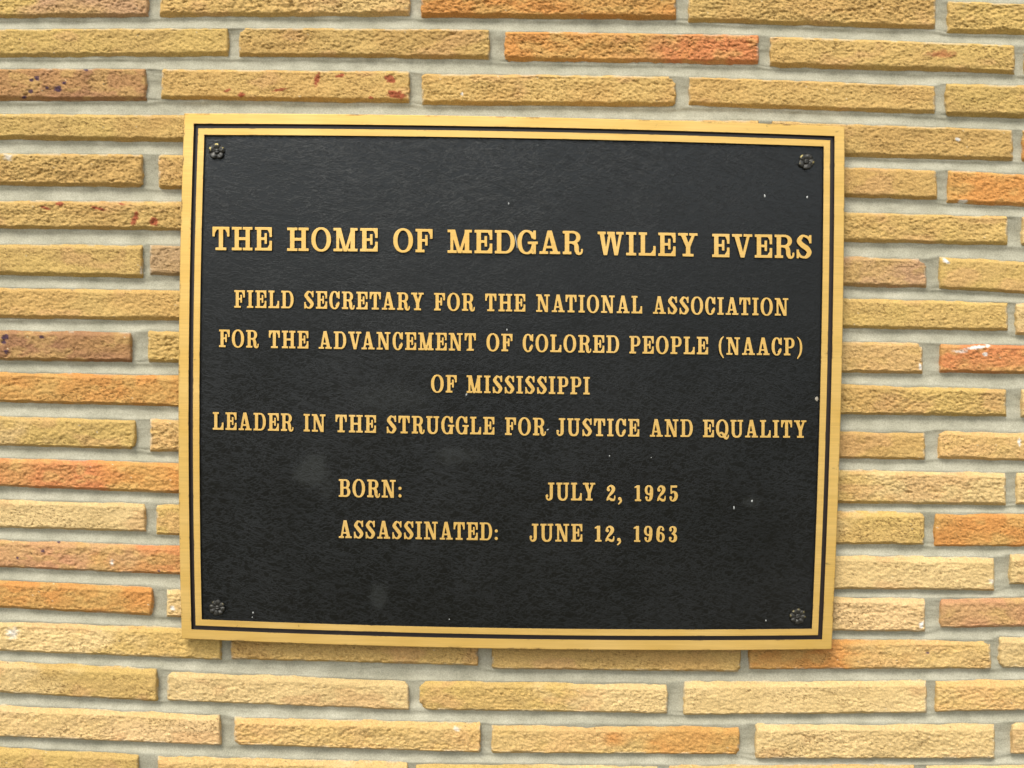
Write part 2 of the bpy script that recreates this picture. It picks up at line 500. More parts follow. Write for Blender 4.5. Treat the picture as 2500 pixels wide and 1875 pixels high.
def build_bricks():
    rng = random.Random(3)
    rows = dict(BR)

    def shifted(row, dy):
        return [(b[0], b[1], b[2] + dy, b[3] + dy, b[4] + dy, b[5] + dy, rng.choice('TYPoT'), rng.choice('TYT')) for b in row]
    rows['a'], rows['b'] = shifted(BR['B'], -209), shifted(BR['A'], -209)
    rows['c'], rows['d'] = shifted(BR['R'], 206), shifted(BR['S'], 206)
    rows['e'] = shifted(BR['B'], -416)
    V, F, T, base = [], [], [], 0
    H = 0.0076
    for rn, row in rows.items():
        full_row = complete(row, rng)
        ROWLINES.append((np.array([x for b in full_row for x in b[:2]]), np.array([y for b in full_row for y in b[2:4]]),
                         np.array([y for b in full_row for y in b[4:6]])))
        for bi, b in enumerate(full_row):
            xl, xr, tl, tr, bl, br, k0, k1 = b
            seed = rng.randrange(10 ** 6)
            vis = xr > -60 and xl < 2560 and max(bl, br) > -10 and min(tl, tr) < 1885
            hid = xl > HIDDEN[0] - 30 and xr < HIDDEN[1] + 30 and tl > HIDDEN[2] and bl < HIDDEN[3]
            st = 3.0 if vis and not hid else 9.0
            hgt = 0.5 * (bl + br - tl - tr)
            e = 16.0
            xs = np.concatenate([[0, 1.2, 2.6, 4.5, 7, 11], np.arange(e, xr - xl - e, st), (xr - xl) - np.array([16, 11, 7, 4.5, 2.6, 1.2, 0])]) if xr - xl > 60 else np.linspace(0, xr - xl, 14)
            st2 = 2.3 if st < 5 else 7
            ys = np.concatenate([[0, 1.2, 2.6, 4.5, 6.5, 8.6, 11, 13.5], np.arange(16, hgt - 12, st2), hgt - np.array([11.5, 9.5, 7.8, 6.4, 5, 3.6, 2.2, 1, 0])])
            X, Yv = np.meshgrid(xs, ys)
            fx, fy = X / (xr - xl), Yv / hgt
            top = tl + (tr - tl) * fx
            bot = bl + (br - bl) * fx
            PX = xl + X
            PY = top + (bot - top) * fy
            # split-face relief: stepped chips, streaks, grit
            ang = 0.22
            U = PX * math.cos(ang) - PY * math.sin(ang)
            W = PX * math.sin(ang) + PY * math.cos(ang)
            big = fbm(PX / 70, PY / 34, seed, 2)
            mid = fbm(U / 11, W / 6.0, seed + 50, 3, 0.7)
            pit = fbm(U / 12, W / 5.5, seed + 90, 3, 0.65)
            fin = fbm(PX / 4.6, PY / 3.6, seed + 130, 2, 0.8)
            rel = (big - 0.5) * 0.0026 + (mid - 0.5) * 0.0018 + (fin - 0.5) * 0.0026 - 0.009 * np.clip(0.36 - pit, 0, 0.12)
            # arrises: smooth sawn ledge above and below, ragged where the face broke away
            rag_t = 4.5 * (fbm(PX / 30, seed * 0.1, seed + 7, 3, 0.6) - 0.5)
            chip = fbm(PX / 42, 3.1, seed + 11, 3, 0.6)
            rag_b = 9.0 * (fbm(PX / 20, 1.7, seed + 9, 4, 0.7) - 0.5) + 10 * np.clip(chip - 0.68, 0, 1)
            ym = 0.5 * (tl + bl)
            ts = max(2.5, 2.5 + 0.0085 * ym) + 2.0 * rng.random()
            bs = max(1.8, 15.5 - 0.0080 * ym) + 2.0 * rng.random()
            el = 2.0 + max(0.0, (xl - 1250) * 0.006)
            er = 2.0 + max(0.0, (1250 - xr) * 0.006)
            dt = Yv + rag_t * 0.6
            db = (hgt - Yv)
            ex = np.where(fx < 0.5, el, er)
            dx = np.minimum(X, (xr - xl) - X) - 3.0 * (vn(PY / 11, PX * 0 + (fx > 0.5) * 9, seed + 21) - 0.35)
            cr4 = [3.5 * rng.random() if rng.random() < 0.8 else 6 + 9 * rng.random() for _ in range(4)]
            corner = np.where(fx < 0.5, np.where(fy < 0.5, cr4[0], cr4[1]), np.where(fy < 0.5, cr4[2], cr4[3])) * (0.7 + 0.6 * vn(PX / 4, PY / 4, seed + 3))
            rel = rel * (0.65 + 0.8 * rng.random())
            dcor = (np.minimum(X, (xr - xl) - X) + np.minimum(Yv, db)) * 0.75 - corner
            g = np.minimum.reduce([0.45 + 0.55 * np.clip(dt / ts, 0, 1), np.clip(db / np.maximum(1.5, bs + rag_b), 0, 1),
                                   np.clip(dx / ex, 0, 1), np.clip(dcor / 6, 0, 1) ** 0.7])
            face = sstep(np.minimum.reduce([(dt - ts) / 3 + 0.3, (db - bs - rag_b) / 3 + 0.3, (dx - ex) / 4 + 0.3]))
            dep = 0.0 + (H + (rng.random() - 0.5) * 0.002) * g + rel * face + 0.08 * rel * (1 - face)
            V.append(at(PX, PY, dep).reshape(-1, 3))
            F.append(grid_faces(len(xs), len(ys), base))
            base += X.size
            c0, c1 = C[k0], C[k1]
            m = sstep((fbm(PX / 120, PY / 60, seed + 31, 3) - 0.3) / 0.4)[..., None]
            e1 = np.array(c0[0]) * (1 - m) + np.array(c0[1]) * m
            e2 = np.array(c1[0]) * (1 - m) + np.array(c1[1]) * m
            k = sstep((fx + 0.5 * (fbm(PX / 60, PY / 40, seed + 61, 2) - 0.5) - 0.4) / 0.3)[..., None]
            col = (e1 * (1 - k) + e2 * k)
            if k0 in 'TYPp':   # a blush of iron colour here and there
                q = sstep((fbm(PX / 90, PY / 45, seed + 77, 3) - 0.60) / 0.16)[..., None] * 0.45
                col = col * (1 - q) + np.array((0.51, 0.295, 0.13)) * q
            elif k0 in 'OoRrBK':
                q = sstep((fbm(PX / 40, PY / 22, seed + 77, 3) - 0.5) / 0.2)[..., None] * 0.4
                col = col * (1 - q) + np.array((0.52, 0.35, 0.12)) * q
            col = col * (0.94 + 0.12 * rng.random())
            sp = vn(PX / 3.2, PY / 2.8, seed + 99)[..., None]      # grog specks
            col = np.where(sp > 0.985, np.array((0.60, 0.50, 0.32)), col)
            col = np.where(sp < 0.012, np.array((0.09, 0.05, 0.03)), col)
            if vis:
                for (x, y, a, b_, r, cc, soft) in FLAKES:
                    if xl - 5 < x < xr + 5 and tl - 40 < y < bl + 40:
                        cr, sr = math.cos(math.radians(r)), math.sin(math.radians(r))
                        u_, v_ = (PX - x) * cr + (PY - y) * sr, -(PX - x) * sr + (PY - y) * cr
                        dd = np.sqrt((u_ / a) ** 2 + (v_ / b_) ** 2) + 0.7 * (vn(PX / 5, PY / 4, 5) - 0.5)
                        kk = sstep((1.15 - dd) / (0.9 if soft else 0.3))[..., None] * (0.7 if soft else 0.95)
                        col = col * (1 - kk) + np.array(cc) * kk
            ed_ = np.minimum.reduce([dt, dx, db])                  # mortar smeared over the arrises
            kk = (sstep((7 - ed_) / 6) * sstep((fbm(PX / 28, PY / 14, seed + 41, 3, 0.6) - 0.48) / 0.14) * 0.6)[..., None]
            col = col * (1 - kk) + np.array((0.47, 0.43, 0.33)) * kk
            pits = face * (0.55 + 0.45 * rng.random()) * sstep((fbm(PX / 80, PY / 36, seed + 53, 3, 0.6) - 0.36) / 0.26)
            T.append(np.concatenate([col, pits[..., None]], -1).reshape(-1, 4))
    V, F, T = np.concatenate(V), np.concatenate(F), np.concatenate(T)
    o = mesh_np("brickwork", V, F, [M_BRICK], wall)
    ca = o.data.color_attributes.new("tint", 'FLOAT_COLOR', 'POINT')
    ca.data.foreach_set("color", T.astype(np.float32).ravel())
    return o


build_bricks()

xs, ys = np.arange(-1900, 4400, 9.0), np.arange(-440, 2160, 2.6)
X, Y = np.meshgrid(xs, ys)
tool = np.full(X.shape, 0.5)            # struck joints: 0 under the upper brick, 1 at the arris of the lower one
LN = sorted(ROWLINES, key=lambda r: r[1][len(r[1]) // 2])
for (xa, ta, ba), (xb, tb, bb) in zip(LN[:-1], LN[1:]):
    up, lo = np.interp(X, xa, ba), np.interp(X, xb, tb)
    k = (Y >= up - 3) & (Y <= lo + 3)
    tool = np.where((Y > lo + 3) & (Y < lo + 75), np.clip(1.0 - (Y - lo) / 70, 0, 1), tool)
    tool = np.where(k, (Y - up) / np.maximum(4, lo - up), tool)
q = np.clip(tool + 0.25 * (fbm(X / 90, Y / 50, 77, 2) - 0.5), 0, 1)
dep = 0.0038 * np.clip((q - 0.30) / 0.70, 0, 1) ** 1.6 + 0.0012 * np.clip((0.25 - q) / 0.25, 0, 1) \
    + (fbm(X / 60, Y / 30, 5, 2) - 0.5) * 0.0022 + (fbm(X / 13, Y / 8, 8, 3, 0.65) - 0.5) * 0.0014 + 0.0008
mo = mesh_np("mortar", at(X, Y, dep).reshape(-1, 3), grid_faces(len(xs), len(ys)), [M_MORTAR], wall)

# ------------------------------------------------------------------ the plaque
CN = dict(TL=(450, 277), TR=(2062, 309), BR=(2030, 1585), BL=(444, 1559), T=(1256, 285), R=(2054, 947), B=(1237, 1584), L=(436, 930))
PW, PH = 1606.0, 1285.0


def patch(u, v):
    """outline of the plaque as measured: u, v in -1..1 (v down)"""
    u, v = np.asarray(u, float), np.asarray(v, float)
    N = {'TL': 0.25 * (1 - u) * (1 - v) * (-u - v - 1), 'TR': 0.25 * (1 + u) * (1 - v) * (u - v - 1),
         'BR': 0.25 * (1 + u) * (1 + v) * (u + v - 1), 'BL': 0.25 * (1 - u) * (1 + v) * (-u + v - 1),
         'T': 0.5 * (1 - u * u) * (1 - v), 'R': 0.5 * (1 + u) * (1 - v * v), 'B': 0.5 * (1 - u * u) * (1 + v), 'L': 0.5 * (1 - u) * (1 - v * v)}
    return sum(N[k] * CN[k][0] for k in CN), sum(N[k] * CN[k][1] for k in CN)


org = at(1240, 1580, 0.014)
plaque = thing("memorial_plaque", "black leather-grain memorial plaque with raised gold lettering and double gold border on the brick wall", "plaque", tuple(org))


def loop(inset, dep, n=28):
    a, b = 1 - 2 * inset / PW, 1 - 2 * inset / PH
    t = np.linspace(-1, 1, n)[:-1]
    u = np.concatenate([t * a, np.full(n - 1, a), -t * a, np.full(n - 1, -a)])
    v = np.concatenate([np.full(n - 1, -b), t * b, np.full(n - 1, b), -t * b])
    px, py = patch(u, v)
    return at(px, py, dep)


def border(name, prof, label=None):
    """prof: (inset, depth, material of the strip that ends here)"""
    L = [loop(i, d) for i, d, _ in prof]
    n = len(L[0])
    V = np.concatenate(L)
    F, mi = [], []
    for k in range(len(prof) - 1):
        i = np.arange(n)
        j = (i + 1) % n
        F.append(np.stack([k * n + i, k * n + j, (k + 1) * n + j, (k + 1) * n + i], -1))
        mi += [prof[k + 1][2]] * n
    o = mesh_np(name, V, np.concatenate(F), [M_BRASS, M_BROWN], plaque, org, mi, smooth=False)
    e = np.repeat([1.0 if i < 2 or abs(i - 24) < 0.6 or abs(i - 35.4) < 0.6 or abs(i - 50.3) < 0.6 else 0.0 for i, _, _ in prof], n)
    o.data.attributes.new("edge", 'FLOAT', 'POINT').data.foreach_set("value", e.astype(np.float32))
    return o


BACK = 0.0138
border("outer_border", [(6, BACK, 0), (0.4, BACK, 0), (0, BACK + 0.001, 0), (0, DFACE - 0.0009, 0), (0.5, DFACE - 0.0003, 0), (1.4, DFACE, 0), (4.5, DFACE, 0),
                        (21.8, DFACE, 0), (24.0, DFACE, 0), (24.5, DFACE - 0.0003, 0), (25.3, DFLOOR - 0.001, 1)])
border("inner_border", [(34.3, DFLOOR - 0.001, 1), (34.9, DFACE - 0.0003, 1), (35.4, DFACE, 0), (37.2, DFACE, 0), (48.5, DFACE, 0), (50.3, DFACE, 0), (50.8, DFACE - 0.0003, 0), (51.6, DFLOOR - 0.001, 1)])


def sheet(name, inset, dep, mats, n=70):
    a, b = 1 - 2 * inset / PW, 1 - 2 * inset / PH
    u, v = np.meshgrid(np.linspace(-a, a, n), np.linspace(-b, b, n))
    px, py = patch(u, v)
    wob = (fbm(px / 90, py / 90, 41, 2) - 0.5) * 0.0004
    return mesh_np(name, at(px, py, dep + wob).reshape(-1, 3), grid_faces(n, n), mats, plaque, org)


sheet("backing", 3, DFLOOR - 0.0006, [M_BROWN])
panel = sheet("panel", 51.0, DPANEL, [M_LEATHER, M_FLECK, M_CHIP])


def add_flecks():
    """dried paint spots and a sliver, part of the panel's surface"""
    rng = random.Random(11)
    spots = [(1867, 478, 2.6, 4.6, 0), (1971, 481, 2.2, 4.2, 5), (1242, 497, 2.4, 3.2, 0), (1237.4, 805, 2.4, 3.4, 0), (1260, 588.5, 1.7, 21, -10),
             (1139, 963, 2.2, 5.5, 30), (1488, 1113, 2.2, 2.2, 0), (1792, 1240, 2.2, 5, 0), (1836, 1223, 3, 3.6, 30), (1870, 1515, 2, 3, 0),
             (618, 1496, 2.2, 2.6, 0), (616, 1507, 1.6, 2, 0), 
             (1337, 1049, 4.0, 2.0, -30), (1590, 1117, 1.4, 1.4, 0), (1097, 1512, 1.6, 1.6, 0)]
    V, F, mi = [], [], []
    base = 0
    for q, (x, y, a, b, r) in enumerate(spots + [(1994, 974, 4.5, 6, 0)]):
        n = 12
        cr, sr = math.cos(math.radians(r)), math.sin(math.radians(r))
        P = [(x, y, DPANEL + 0.0009)]
        for i in range(n):
            t = 2 * math.pi * i / n
            k = 1 if b > 10 else 0.75 + 0.5 * rng.random()
            u_, v_ = 0.82 * a * k * math.cos(t), 0.85 * b * k * math.sin(t)
            P.append((x + u_ * cr - v_ * sr, y + u_ * sr + v_ * cr, DPANEL - 0.0001))
        P = np.array(P)
        V.append(at(P[:, 0], P[:, 1], P[:, 2]))
        for i in range(n):
            F.append((base, base + 1 + i, base + 1 + (i + 1) % n))
            mi.append(1 if q < len(spots) else 2)
        base += n + 1
    import bmesh
    bm = bmesh.new()
    bm.from_mesh(panel.data)
    vs = [bm.verts.new(Vector(p - np.array(org))) for p in np.concatenate(V)]
    for f, m in zip(F, mi):
        fc = bm.faces.new([vs[i] for i in f])
        fc.material_index = m
        fc.smooth = True
    bm.to_mesh(panel.data)
    bm.free()


add_flecks()

# ------------------------------------------------------------------ lettering: a bracketed slab-serif drawn from strokes
RES = 150
PADX, PADY = 0.15, 0.32


class Glyph:
    def __init__(self, w):
        self.w = w
        self.nx, self.ny = int((w + 2 * PADX) * RES), int((1 + 2 * PADY) * RES)
        self.X, self.Y = np.meshgrid((np.arange(self.nx) + 0.5) / RES - PADX, (np.arange(self.ny) + 0.5) / RES - PADY)
        self.m = np.zeros((self.ny, self.nx), bool)

    def put(self, k, sub=False):
        self.m = (self.m & ~k) if sub else (self.m | k)

    def r(self, x0, y0, x1, y1, sub=False):
        self.put((self.X >= x0) & (self.X <= x1) & (self.Y >= y0) & (self.Y <= y1), sub)

    def poly(self, pts, sub=False):
        ins = np.zeros_like(self.m)
        n = len(pts)
        for i in range(n):
            (x0, y0), (x1, y1) = pts[i], pts[(i + 1) % n]
            if y0 == y1:
                continue
            c = ((self.Y >= y0) != (self.Y >= y1)) & (self.X < (x1 - x0) * (self.Y - y0) / (y1 - y0) + x0)
            ins ^= c
        self.put(ins, sub)

    def ell(self, cx, cy, rx, ry, e=2.3):
        return (np.abs((self.X - cx) / rx) ** e + np.abs((self.Y - cy) / ry) ** e) <= 1

    def dot(self, cx, cy, r, sub=False):
        self.put((self.X - cx) ** 2 + (self.Y - cy) ** 2 <= r * r, sub)

    def stroke(self, pts, n=14):
        P = [np.array(p, float) for p in pts]
        P = [2 * P[0] - P[1]] + P + [2 * P[-1] - P[-2]]
        for i in range(1, len(P) - 2):
            for t in np.linspace(0, 1, n):
                a, b, c, d = P[i - 1:i + 3]
                q = 0.5 * (2 * b + (c - a) * t + (2 * a - 5 * b + 4 * c - d) * t * t + (3 * b - a - 3 * c + d) * t ** 3)
                self.dot(q[0], q[1], max(0.02, q[2]))

    def contours(self):
        f = self.m.astype(float)
        for _ in range(2):
            p = np.pad(f, 1)
            f = sum(p[i:i + f.shape[0], j:j + f.shape[1]] for i in range(3) for j in range(3)) / 9
        f = np.pad(f, 1)
        b = f > 0.5
        seg = {}
        q = (b[:-1, :-1].astype(int) + 2 * b[:-1, 1:] + 4 * b[1:, 1:] + 8 * b[1:, :-1])
        tab = {1: [(3, 0)], 2: [(0, 1)], 3: [(3, 1)], 4: [(1, 2)], 5: [(3, 2), (1, 0)], 6: [(0, 2)], 7: [(3, 2)], 8: [(2, 3)], 9: [(2, 0)],
               10: [(0, 3), (2, 1)], 11: [(2, 1)], 12: [(1, 3)], 13: [(1, 0)], 14: [(0, 3)]}
        for y, x in zip(*np.nonzero((q > 0) & (q < 15))):
            ed = {0: ('h', y, x), 1: ('v', y, x + 1), 2: ('h', y + 1, x), 3: ('v', y, x)}
            for a, c in tab[q[y, x]]:
                seg[ed[a]] = ed[c]

        def pos(k):
            t, y, x = k
            if t == 'h':
                a, c = f[y, x], f[y, x + 1]
                return (x + (0.5 - a) / (c - a), y)
            a, c = f[y, x], f[y + 1, x]
            return (x, y + (0.5 - a) / (c - a))
        loops = []
        while seg:
            k0, k = next(iter(seg.items()))
            pts = [k0]
            del seg[k0]
            while k in seg:
                pts.append(k)
                k = seg.pop(k)
            P = np.array([pos(z) for z in pts])
            P = (P - 0.5) / RES - np.array([PADX, PADY])
            if len(P) > 12:
                loops.append(simplify(P, 0.0035))
        return loops


def simplify(P, tol):
    def dp(a):
        if len(a) < 3:
            return [a[0], a[-1]]
        d = a[-1] - a[0]
        n = np.hypot(*d)
        e = np.abs(d[0] * (a[:, 1] - a[0, 1]) - d[1] * (a[:, 0] - a[0, 0])) / n if n > 1e-9 else np.hypot(*(a - a[0]).T)
        i = int(e.argmax())
        if e[i] < tol:
            return [a[0], a[-1]]
        return dp(a[:i + 1])[:-1] + dp(a[i:])
    h = len(P) // 2
    return np.array(dp(P[:h + 1])[:-1] + dp(np.concatenate([P[h:], P[:1]]))[:-1])


ST, SF, TN = 0.185, 0.115, 0.12     # stem, serif, thin stroke
WID = {'A': .74, 'B': .65, 'C': .60, 'D': .71, 'E': .635, 'F': .615, 'G': .70, 'H': .78, 'I': .37, 'J': .53, 'L': .62, 'M': .87, 'N': .79, 'O': .71,
       'P': .62, 'Q': .72, 'R': .70, 'S': .56, 'T': .635, 'U': .73, 'V': .74, 'W': .95, 'Y': .71, '1': .37, '2': .50, '3': .50, '5': .50, '6': .50,
       '9': .50, ',': .21, ':': .20, '(': .30, ')': .30}


def draw(ch, k):
    w = WID[ch] * (k if ch.isalpha() else 1)
    g = Glyph(w)
    x0 = 0.085                     # stem inset behind the serif
    if ch == 'I':
        g.r(w / 2 - ST / 2, 0, w / 2 + ST / 2, 1)
        g.r(0, 0, w, SF), g.r(0, 1 - SF, w, 1)
    elif ch == 'H':
        hw = w / 2 - 0.022
        for c in (hw / 2, w - hw / 2):
            g.r(c - ST / 2, 0, c + ST / 2, 1)
            g.r(c - hw / 2, 0, c + hw / 2, SF), g.r(c - hw / 2, 1 - SF, c + hw / 2, 1)
        g.r(hw / 2, .44, w - hw / 2, .56)
    elif ch == 'T':
        g.r(w / 2 - ST / 2, 0, w / 2 + ST / 2, 1)
        g.r(0, 1 - SF, w, 1), g.r(w / 2 - .205 * k, 0, w / 2 + .205 * k, SF)
        g.r(0, .585, .105, 1), g.r(w - .105, .585, w, 1)
        g.poly([(.10, .72), (.20, .90), (.10, .90)]), g.poly([(w - .10, .72), (w - .20, .90), (w - .10, .90)])
    elif ch in 'EFL':
        g.r(x0, 0, x0 + ST, 1)
        if ch == 'L':
            g.r(0, 1 - SF, x0 * 2 + ST, 1)
        else:
            g.r(0, 1 - SF, w, 1)
            g.r(w - .11, .58, w, 1), g.poly([(w - .10, .72), (w - .20, .90), (w - .10, .90)])
            mx = .56 * w
            g.r(x0, .455, mx + .05, .56), g.r(mx, .29, mx + .11, .74)
        if ch == 'F':
            g.r(0, 0, x0 * 2 + ST + .03, SF)
        else:
            g.r(0, 0, w, SF), g.r(w - .11, 0, w, .42), g.poly([(w - .10, .28), (w - .21, .10), (w - .10, .10)])
    elif ch in 'DPRB':
        g.r(x0, 0, x0 + ST, 1)

        def bowl(ya, yb, xr):
            c, ry = (ya + yb) / 2, (yb - ya) / 2
            xc = x0 + ST + (xr - x0 - ST) * 0.30
            o = ((g.X <= xc) & (g.X >= x0 + ST - .01) & (np.abs(g.Y - c) <= ry)) | (g.ell(xc, c, xr - xc, ry, 2.1) & (g.X >= xc - .01))
            i = ((g.X <= xc) & (g.X >= x0 + ST) & (np.abs(g.Y - c) <= ry - .10)) | (g.ell(xc, c, xr - xc - ST * .97, ry - .10, 2.1) & (g.X >= xc - .01))
            g.put(o & ~i)
        if ch == 'D':
            g.r(0, 0, x0 + ST, SF), g.r(0, 1 - SF, x0 + ST, 1)
            bowl(0, 1, w)
        elif ch == 'P':
            g.r(0, 0, x0 * 2 + ST + .03, SF), g.r(0, 1 - SF, x0 + ST, 1)
            bowl(.40, 1, w)
        elif ch == 'B':
            g.r(0, 0, x0 + ST, SF), g.r(0, 1 - SF, x0 + ST, 1)
            bowl(.47, 1, w * .95), bowl(0, .565, w)
        else:
            g.r(0, 0, x0 * 2 + ST + .01, SF), g.r(0, 1 - SF, x0 + ST, 1)
            bowl(.455, 1, w * .90)
            g.stroke([(.50 * w, .49, .05), (.64 * w, .45, .08), (.70 * w, .33, .092), (.71 * w, .18, .092), (.76 * w, .06, .075), (.86 * w, .025, .05), (.955 * w, .08, .042), (.975 * w, .20, .042)])
    elif ch in 'OQCG':
        rx = w / 2 if ch != 'G' else (w - .03) / 2
        o, i = g.ell(rx, .5, rx, .522, 2.15), g.ell(rx, .5, rx - ST, .522 - .095, 2.1)
        g.put(o & ~i)
        if ch == 'C':
            g.r(w * .56, .345, w + .1, .63, True)
            g.r(w - .105, .585, w - .005, 1.0)
            g.dot(w - .085, .37, .05), g.r(w * .86, .22, w + .1, .32, False) if False else None
            g.poly([(w - .20, .14), (w - .02, .36), (w - .12, .38), (w - .26, .2)])
        if ch == 'G':
            g.r(rx * 1.1, .35, w + .1, .66, True)
            g.r(w - .155, .62, w - .04, 1.0)
            g.r(w - .225, -.005, w - .045, .50)
            g.r(.53 * w, .415, w + .035, .525)
        if ch == 'Q':
            g.stroke([(.30 * w, .20, .045), (.42 * w, .27, .05), (.56 * w, .20, .07), (.68 * w, .04, .085), (.82 * w, -.05, .075), (.96 * w, .02, .045), (.99 * w, .12, .04)])
    elif ch == 'S':
        g.stroke([(w - .07, .72, .045), (w * .76, .885, .055), (w * .46, .962, .05), (.19, .885, .08), (.115, .74, .098), (.21, .605, .105), (w * .5, .51, .11),
                  (w - .19, .41, .108), (w - .105, .265, .10), (w - .17, .115, .085), (w * .54, .035, .05), (w * .26, .095, .055), (.07, .27, .045)])
        g.r(w - .115, .64, w - .015, 1.0), g.r(.01, 0, .11, .37)
    elif ch == 'A':
        ap = .50 * w
        g.poly([(.13 * w, .05), (.13 * w + TN, .05), (ap + .03, 1.01), (ap - .10, 1.01)])
        g.poly([(ap - .10, 1.01), (ap + .085, 1.01), (.90 * w, .05), (.90 * w - ST * 1.08, .05)])
        g.r(.27 * w, .245, .70 * w, .35)
        g.r(0, 0, .42 * w, SF), g.r(.50 * w, 0, w, SF)
    elif ch in 'VY':
        if ch == 'V':
            ap = .52 * w
            g.poly([(.10 * w, .95), (.10 * w + ST * 1.1, .95), (ap + .075, -.01), (ap - .08, -.01)])
            g.poly([(.88 * w, .95), (.88 * w - TN, .95), (ap - .04, -.01), (ap + .075, -.01)])
        else:
            c = .51 * w
            g.r(c - ST / 2, 0, c + ST / 2, .46)
            g.poly([(.11 * w, .95), (.11 * w + ST * 1.12, .95), (c + .08, .42), (c - ST / 2, .40)])
            g.poly([(.88 * w, .95), (.88 * w - TN, .95), (c - .06, .42), (c + ST / 2, .40)])
            g.r(c - .20 * k, 0, c + .20 * k, SF)
        g.r(0, 1 - SF, .50 * w, 1), g.r(.565 * w, 1 - SF, w, 1)
    elif ch == 'W':
        for a in (0, .41 * w):
            g.poly([(a + .07 * w, .95), (a + .07 * w + ST * 1.05, .95), (a + .34 * w + .03, -.01), (a + .34 * w - .12, -.01)])
            b = a + (.53 * w if a == 0 else .53 * w)
            g.poly([(b, .95), (b - TN, .95), (a + .34 * w - .08, -.01), (a + .34 * w + .03, -.01)])
        g.r(0, 1 - SF, .315 * w, 1), g.r(.36 * w, 1 - SF, .665 * w, 1), g.r(.71 * w, 1 - SF, w, 1)
    elif ch == 'M':
        g.r(.115 * w, 0, .115 * w + TN, 1), g.r(.885 * w - ST, 0, .885 * w, 1)
        g.poly([(.115 * w, 1), (.115 * w + ST * 1.08, 1), (.52 * w + .045, -.01), (.52 * w - .10, -.01)])
        g.poly([(.885 * w - .03, 1), (.885 * w - .03 - TN, 1), (.52 * w - .075, -.01), (.52 * w + .045, -.01)])
        g.r(0, 1 - SF, .30 * w, 1), g.r(.70 * w, 1 - SF, w, 1)
        g.r(0, 0, .375 * w, SF), g.r(.60 * w, 0, w, SF)
    elif ch == 'N':
        g.r(.135 * w, 0, .135 * w + TN, 1), g.r(.865 * w - TN, 0, .865 * w, 1)
        g.poly([(.12 * w, 1), (.12 * w + ST * 1.12, 1), (.865 * w, -.005), (.865 * w - ST * 1.0, -.005)])
        g.r(0, 1 - SF, .28 * w, 1), g.r(.58 * w, 1 - SF, w, 1), g.r(0, 0, .455 * w, SF)
    elif ch == 'U':
        xa, xb = .09 * w, .90 * w
        o = (g.Y >= .35) & (g.Y <= 1) & (g.X >= xa) & (g.X <= xb) | ((g.Y < .36) & g.ell((xa + xb) / 2, .34, (xb - xa) / 2, .36, 2.4))
        cx = (xa + ST + xb - .15) / 2
        i = (g.Y >= .33) & (g.X >= xa + ST) & (g.X <= xb - .15) | ((g.Y < .34) & g.ell(cx, .32, (xb - .15 - xa - ST) / 2, .225, 2.2))
        g.put(o & ~i)
        g.r(0, 1 - SF, .485 * w, 1), g.r(.545 * w, 1 - SF, w, 1)
    elif ch == 'J':
        c = .66 * w
        g.r(c - ST / 2, .22, c + ST / 2, 1), g.r(.30 * w, 1 - SF, w, 1)
        g.stroke([(c, .26, ST / 2), (c - .02, .12, .08), (.40 * w, .035, .055), (.20 * w, .10, .055), (.14 * w, .26, .055)])
        g.dot(.155 * w + .02, .255, .085)
    elif ch == '1':
        c = .55 * w
        g.r(c - .09, 0, c + .09, .9), g.r(.02, 0, w, .105)
        g.poly([(c - .05, .9), (c + .09, .9), (c, .74), (0, .735), (0, .80)])
    elif ch == '2':
        g.stroke([(.135, .62, .085), (.10, .74, .05), (.24, .85, .055), (.37, .76, .095), (.385, .62, .095), (.30, .46, .085), (.17, .30, .06), (.07, .13, .045)])
        g.dot(.115, .635, .09)
        g.stroke([(.06, .06, .05), (.17, .14, .06), (.30, .065, .075), (.42, .07, .06), (.46, .20, .04), (.465, .29, .035)])
    elif ch == '3':
        g.stroke([(.12, .70, .07), (.13, .81, .05), (.25, .855, .05), (.36, .77, .085), (.36, .61, .085), (.25, .49, .05)])
        g.stroke([(.22, .48, .05), (.35, .41, .075), (.395, .25, .095), (.35, .10, .08), (.22, .04, .05), (.10, .10, .05), (.10, .21, .06)])
        g.dot(.125, .68, .08), g.dot(.11, .22, .088)
    elif ch == '5':
        g.r(.085, .42, .165, .89), g.r(.085, .765, .45, .90)
        g.stroke([(.13, .46, .045), (.25, .545, .055), (.37, .45, .09), (.395, .28, .098), (.33, .11, .085), (.21, .04, .05), (.10, .10, .05), (.09, .20, .06)])
        g.dot(.105, .215, .085)
    elif ch in '69':
        o = [(.40, .73, .05), (.36, .825, .05), (.25, .855, .05), (.15, .74, .085), (.115, .50, .095), (.115, .30, .095)]
        if ch == '6':
            g.stroke(o), g.dot(.385, .70, .08)
            g.put(g.ell(.25, .275, .235, .285, 2.1) & ~g.ell(.255, .27, .075, .19, 2))
        else:
            g.stroke([(.5 - x, .9 - y, r) for x, y, r in o]), g.dot(.115, .20, .08)
            g.put(g.ell(.25, .625, .235, .285, 2.1) & ~g.ell(.245, .63, .075, .19, 2))
    elif ch == ',':
        g.dot(.10, .125, .10), g.stroke([(.15, .12, .055), (.165, .0, .055), (.10, -.10, .048), (.035, -.165, .04)])
    elif ch == ':':
        g.dot(.10, .115, .095), g.dot(.10, .535, .095)
    elif ch in '()':
        p = [(.265, 1.04, .03), (.13, .86, .055), (.07, .62, .07), (.065, .38, .07), (.11, .10, .06), (.26, -.16, .04)]
        g.stroke(p if ch == '(' else [(.30 - x, y, r) for x, y, r in p])
    return g


GL = {}
tmp_col = bpy.data.collections.new("glyph_work")
COL.children.link(tmp_col)


